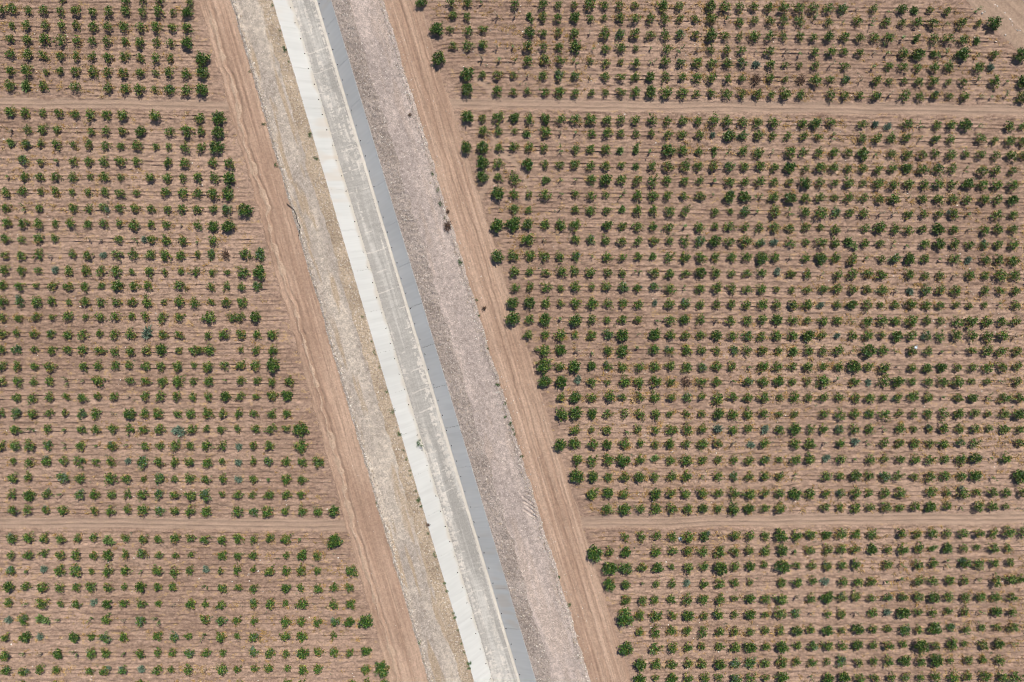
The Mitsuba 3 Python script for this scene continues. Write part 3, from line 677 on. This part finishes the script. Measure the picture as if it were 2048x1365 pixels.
def put(key, group, x, y, z, s, tall=1.0, stretch=None):
    sx, sy = stretch if stretch else (pr.uniform(.88, 1.12), pr.uniform(.88, 1.12))
    scene[key] = dict(type='instance', shapegroup=dict(type='ref', id=group),
                      to_world=T().translate([float(x), float(y), float(z)]).rotate([0, 0, 1], float(pr.uniform(0, 360))).scale([float(s * sx), float(s * sy), float(s * tall)]))
labels['bush_plantation'] = dict(kind='stuff', label='the many further green bushes planted in straight rows across both fields', category='bushes')
nstuff = 0
for k, q in enumerate(plants):
    x, y, z = xs[k, 0], xs[k, 1], zs[k]
    if q['kind'] == 'bush':
        s = q['rad'] / .75
        fam = 'lush' if q['big'] in ('L', 'X') or (q['big'] == 'l' and pr.uniform() < .45) else 'bush_blue' if q['weed'] and pr.uniform() < .5 else 'bush'
        if k in single:
            key = key_of('orchard_bush')
            put(key, VAR[fam][pr.integers(len(VAR[fam]))], x, y, z, s, 1.0)
            adj = 'large dark green bush' if fam == 'lush' else 'large green bush' if q['big'] else 'leafy green bush'
            labels[key] = dict(label=f"{adj}, {where_label(q)}", category='bush', group='green bushes planted in rows')
        else:
            nstuff += 1
            fam += '_one'
            put(f'bush_plantation__{nstuff:04d}', VAR[fam][pr.integers(len(VAR[fam]))], x, y, z, s, 1.0)
        if q['weed']:
            key = key_of('grey_weed')
            an = pr.uniform(-.3, 3.4)
            put(key, VAR['grey'][pr.integers(4)], x + .42 * s * math.cos(an), y + .42 * s * math.sin(an), z + .25 * s, pr.uniform(.5, .78) * (1.15 if q['big'] in ('l', 'L') else 1), 1.5)
            labels[key] = dict(label=f"grey-green weed in bush, {where_label(q)}", category='weed', group='grey weeds growing through bushes')
    elif q['kind'] == 'grey':
        key = key_of('grey_weed')
        put(key, VAR['grey'][pr.integers(4)], x, y, z, pr.uniform(.95, 1.2) * (1.35 if q['big'] in ('l', 'L') else 1), 1.3)
        labels[key] = dict(label=f"lone grey-green weed, {where_label(q)}", category='weed', group='grey weeds in the rows')
    elif q['kind'] == 'pale':
        key = key_of('green_weed')
        put(key, VAR['pale'][pr.integers(3)], x, y, z, 1.5 if 'G' in q['code'] else pr.uniform(1.0, 1.25), 1.2)
        labels[key] = dict(label=f"pale green rounded weed, {where_label(q)}", category='weed', group='pale green weeds in the rows')
    elif q['kind'] == 'dead':
        key = key_of('dead_bush')
        put(key, VAR['dead'][pr.integers(2)], x, y, z, pr.uniform(1.0, 1.2), 1.0)
        labels[key] = dict(label=f"dry brown dead bush, {where_label(q)}", category='bush', group='dead bushes in the rows')
    else:
        key = key_of('sapling')
        put(key, VAR['sapling'][pr.integers(6)], x, y, z, pr.uniform(.8, 1.25), 1.0)
        labels[key] = dict(label=f"thin sparse sapling, {where_label(q)}", category='sapling', group='thin saplings in the rows')
# the rows go on past the picture's edges
for r in rows:
    e = range(-155, -10, 31) if r['block'][0] == 'L' else range(2072, 2200, 31)
    for px in e:
        if pr.uniform() < .12: continue
        x, y = at(px + pr.normal() * 2, r['a'] + r['b'] * px + pr.normal(), .7)
        if r['block'][0] == 'R' and road_d(px, r['a'] + r['b'] * px) > -.8: continue
        nstuff += 1
        put(f'bush_plantation__{nstuff:04d}', VAR['bush_one'][pr.integers(14)], x, y, 0, pr.uniform(.8, 1.15))

# weeds along the verges: (pixel, size), from the top of the picture down
VERGE = dict(
    lip=('at the gravel edge along the sunlit canal lip', [(544, 11, .8), (558, 62, .8), (559, 75, .9), (569, 98, 1.5), (577, 124, .7), (619, 269, 1.5), (632, 317, 1.4), (680, 477, .9), (725, 633, 1.1), (742, 684, .7),
         (748, 705, 1.1), (759, 736, .7), (762, 762, .7), (773, 783, .9), (783, 823, 1.4), (791, 856, .7), (797, 869, 1.4), (807, 901, .9), (812, 918, 1.1), (819, 942, .8), (820, 950, .9), (831, 983, .7), (837, 1001, 1.5),
         (842, 1012, .9), (856, 1067, .9), (869, 1109, 1.2), (874, 1138, .9), (890, 1167, .9), (894, 1183, .8), (907, 1227, .9), (910, 1236, 1.0), (916, 1260, .8), (922, 1288, .8), (928, 1305, .7), (938, 1328, 1.3), (939, 1337, 1.0)]),
    right=('at the outer edge of the right gravel strip', [(863, 326, .8), (865, 347, 1.2), (876, 379, 1.3), (882, 408, 1.6), (889, 436, .8), (920, 524, 1.7), (954, 600, 1.0), (950, 615, .7), (958, 632, .9), (976, 697, .8), (996, 769, 1.6),
           (1002, 793, .7), (1009, 807, 1.1), (1011, 834, 1.0), (1021, 848, 1.6), (1025, 859, 1.1), (1029, 868, 1.0), (1044, 912, 1.2), (1119, 1155, .9), (1138, 1210, 1.2)]),
    left=('at the stony edge beside the left dirt track', [(499, 143, .8), (528, 248, 1.2), (552, 330, 1.3), (753, 1006, .9), (838, 1285, 1.4)]))
for nm, (txt, lst) in VERGE.items():
    for i, (px, py, s) in enumerate(lst):
        x, y = at(px, py, .1 if nm != 'lip' else -.5)
        key = key_of('verge_weed')
        put(key, VAR['verge'][pr.integers(4)], x, y, -.02 if nm != 'lip' else -.62, s * (.60 if nm == 'lip' else .5), 1.1)
        labels[key] = dict(label=f"small green weed {txt}, {ordinal(i + 1)} from top", category='weed', group=f'weeds {txt}')
x, y = at(839, 887, -1.7)
put('slope_weed', VAR['verge'][1], x, y, -2.12, 1.05, 1.5)
labels['slope_weed'] = dict(label='single green weed sprouting from the sunlit concrete slope of the canal', category='weed')
for i, (px, py, s, tx) in enumerate(((898, 455, 1.05, 'round dry brown bush at the edge of the right gravel strip'), (895, 423, .5, 'small brown tuft just above the round dry bush on right gravel'), (854, 1054, .5, 'rusty brown dry tuft at the sunlit canal lip'),
                                     (820, 230, .4, 'brown dry tuft on the upper part of the right gravel strip'), (969, 619, .6, 'brown dry tuft lying on the right dirt track'))):
    x, y = at(px, py, .2); key = key_of('dry_bush')
    put(key, VAR['dead'][i % 2], x, y, 0 if px != 854 else -.6, s, 1.0)
    labels[key] = dict(label=tx, category='bush')

# ------------------------------------------------------------------ uncountable small things
def scatter_tufts(pts, cols, r, blades, ln, up):
    v, f, c = [], [], []
    for (x, y, z, s) in pts:
        for k in range(r.integers(*blades)):
            az = r.uniform(0, 6.28); L = r.uniform(*ln) * s
            d = np.array([math.cos(az), math.sin(az), r.uniform(*up)]) * L
            w = np.array([-math.sin(az), math.cos(az), 0]) * r.uniform(.010, .034) * s
            o = np.array([x + r.normal() * .12 * s, y + r.normal() * .09 * s, z + .02])
            n = len(v)
            v += [o - w, o + w, o + d * .6 + w * .8 + [0, 0, .03], o + d]
            f += [[n, n + 1, n + 2], [n, n + 2, n + 3]]
            c += [np.array(cols[r.integers(len(cols))]) * r.uniform(.7, 1.3)] * 4
    return (np.array(v), np.array(f)), np.array(c)
def field_points(r, n, side, spread, dens, yr=(-10, 1375)):
    """Points along the rows, thinned by a slow noise."""
    rr = [q for q in rows if q['block'][0] == side]
    out = []
    while len(out) < n:
        q = rr[r.integers(len(rr))]
        e = 836
        px = r.uniform(-20, 780) if side == 'L' else r.uniform(850, 2070)
        py = q['a'] + q['b'] * px + r.normal() * spread
        if side == 'L' and px > 385 + .28 * py - 14: continue
        if side == 'R' and (px < 850 + .3128 * py + 14 or road_d(px, py) > -.5): continue
        if float(lane_near(side, np.array(px), np.array(py))) > .1: continue
        x, y = at(px, py)
        nv = float(meshkit.noise(np.array([[x * .12 + 50, y * .16 + 50, 3.0 + dens]]), 3)[0])
        if r.uniform() > (nv * 1.45) ** 3: continue
        out.append((x, y))
    out = np.array(out)
    return np.column_stack([out, ground_z(out[:, 0], out[:, 1])])
sr = np.random.default_rng(99)
P1, P2 = field_points(sr, 1700, 'L', 6.5, 0), field_points(sr, 5200, 'R', 7.0, 5)
tp = [(*p, sr.uniform(.5, 1.6)) for p in np.vstack([P1, P2])]
m, c = scatter_tufts(tp, [(.42, .29, .13), (.42, .25, .09), (.48, .37, .22), (.30, .21, .12), (.36, .22, .10)], sr, (7, 18), (.10, .30), (.1, .7))
scene['dry_grass'] = mikit.ply(m, 'm_tint', color=c)
labels['dry_grass'] = dict(kind='stuff', label='straw-coloured dry weeds scattered along the rows', category='grass')
P1, P2 = field_points(sr, 160, 'L', 11, 2), field_points(sr, 260, 'R', 11, 8)
tp = [(*p, sr.uniform(.5, 1.0)) for p in np.vstack([P1, P2])]
m, c = scatter_tufts(tp, [(.12, .18, .13), (.16, .20, .15), (.09, .15, .06)], sr, (6, 12), (.10, .26), (.3, 1.0))
scene['weed_seedlings'] = mikit.ply(m, 'm_tint', color=c)
labels['weed_seedlings'] = dict(kind='stuff', label='tiny grey-green weed seedlings between the rows', category='weeds')
def stones(pts, r, cols):
    ico = trimesh.creation.icosahedron(); bv, bf = np.array(ico.vertices), np.array(ico.faces)
    n = len(pts); pts = np.asarray(pts)
    jit = 1 + r.uniform(-.3, .3, (n, len(bv), 1))
    sc = pts[:, 3][:, None, None] * r.uniform(.7, 1.3, (n, 1, 3)) * np.array([1, 1, .7])
    v = bv[None] * jit * sc + pts[:, None, :3]
    f = bf[None] + (np.arange(n) * len(bv))[:, None, None]
    col = np.array(cols)[r.integers(0, len(cols), n)] * r.uniform(.75, 1.2, (n, 1))
    return (v.reshape(-1, 3), f.reshape(-1, 3)), np.repeat(col, len(bv), 0)
clods = []
for side, n in (('L', 4500), ('R', 7500)):
    q = field_points(sr, n, side, 9.5, 12)
    clods += [(*p, sr.uniform(.03, .085)) for p in q]
m, c = stones(clods, sr, [(.33, .235, .185), (.29, .20, .155), (.38, .28, .22)])
scene['soil_clods'] = mikit.ply(m, 'm_tint', color=c)
labels['soil_clods'] = dict(kind='stuff', label='crumbled soil clods strewn over both fields', category='soil')
def strip_points(G, n, r, law, size):
    X, Y, Z = G
    lo, hi = np.searchsorted(YS, [-46, 46])
    i = r.integers(lo, hi, n); j = np.clip((law(n) * (X.shape[1] - 1)), 0, X.shape[1] - 1.001)
    j0 = j.astype(int); fr = j - j0
    pick = lambda A: A[i, j0] * (1 - fr) + A[i, j0 + 1] * fr
    return np.column_stack([pick(X), pick(Y) + r.uniform(-.06, .06, n), pick(Z), r.uniform(*size, n)])
st = np.vstack([
    strip_points(GL, 3800, sr, lambda n: np.abs(sr.normal(.06, .055, n)), (.04, .115)),
    strip_points(GL, 1600, sr, lambda n: sr.uniform(0, 1, n), (.025, .06)),
    strip_points(BL, 3000, sr, lambda n: sr.uniform(0, 1, n) ** .8, (.03, .09)),
    strip_points(BR, 4200, sr, lambda n: sr.uniform(0, 1, n), (.03, .08)),
    strip_points(GR, 2000, sr, lambda n: sr.uniform(0, 1, n), (.025, .06)),
    strip_points(GR, 3000, sr, lambda n: 1 - np.abs(sr.normal(.03, .10, n)), (.035, .10)),
    strip_points(TR, 260, sr, lambda n: np.abs(sr.normal(0, .12, n)), (.03, .08)),
    strip_points(TR, 220, sr, lambda n: sr.uniform(0, 1, n), (.03, .07)),
    strip_points(TL, 160, sr, lambda n: sr.uniform(0, 1, n), (.03, .06))])
m, c = stones(st, sr, [(.42, .37, .34), (.36, .31, .28), (.50, .45, .42), (.30, .25, .22), (.60, .57, .54), (.40, .33, .26), (.38, .33, .30)])
scene['loose_stones'] = mikit.ply(m, 'm_tint', color=c)
labels['loose_stones'] = dict(kind='stuff', label='loose stones strewn on the gravel strips and along their edges', category='stones')
fs = []
for side, n in (('L', 170), ('R', 420)):
    fs += [(*p, sr.uniform(.04, .10)) for p in field_points(sr, n, side, 12, 21)]
for i in range(70):
    p = a + dirv * sr.uniform(-3, 12) + nrm * (sr.choice([.2, 2.1, 3.6, 5.6]) + sr.normal() * .25)
    fs.append((*p, .05, sr.uniform(.06, .13)))
m, c = stones(fs, sr, [(.66, .62, .58), (.58, .52, .47), (.74, .72, .70)])
scene['field_stones'] = mikit.ply(m, 'm_tint', color=c)
labels['field_stones'] = dict(kind='stuff', label='whitish stones lying in the fields and along the corner road', category='stones')

# ------------------------------------------------------------------ single small things
def tube_mesh(pts, r, sides=6):
    ls = Leaves()
    for p, q in zip(pts[:-1], pts[1:]): ls.tube(np.array(p), np.array(q), r, r, (.03, .03, .03), sides)
    return ls.arrays()[0]
hp = [(574, 408), (580, 413), (588, 420), (592, 428), (594, 438), (596, 446), (601, 453), (600, 462), (598, 474)]
hp = [(*at(px, py), .13) for px, py in hp]
scene['black_hose'] = mikit.ply(tube_mesh(hp, .05), 'm_hose')
labels['black_hose'] = dict(label='black hose lying bent across the stony edge of the left gravel strip', category='hose')
def sheet(px, py, z, s, seed):
    r = np.random.default_rng(seed)
    x0, y0 = at(px, py, z)
    g = np.linspace(-1, 1, 9)
    X, Y = np.meshgrid(g, g, indexing='ij')
    Z = .55 * (meshkit.fbm(np.stack([X * 1.9 + seed, Y * 1.9 + 7, X * 0], -1), 3, seed) - .5) * 2
    rr = 1 - .35 * meshkit.noise(np.stack([np.arctan2(Y, X) * 1.3 + 9, X * 0, X * 0 + seed], -1), seed)
    v, q = grid_mesh(x0 + X * s * rr, y0 + Y * s * rr, z + Z * s)
    top = trimesh.Trimesh(v, np.vstack([q[:, [0, 1, 2]], q[:, [0, 2, 3]]]), process=False)
    bot = top.copy(); bot.vertices -= [0, 0, .012]; bot.invert()
    return trimesh.util.concatenate([top, bot])
scene['plastic_sheet'] = mikit.ply(sheet(1832, 695, 1.15, .2, 5), 'm_plastic', smooth=40)
labels['plastic_sheet'] = dict(label='crumpled white plastic sheet caught on a bush in the right middle block', category='plastic sheet')
scene['plastic_scrap'] = mikit.ply(sheet(1361, 1079, .12, .26, 9), 'm_plastic', smooth=40)
labels['plastic_scrap'] = dict(label='pale plastic scrap on the soil below the lower right lane', category='plastic scrap')
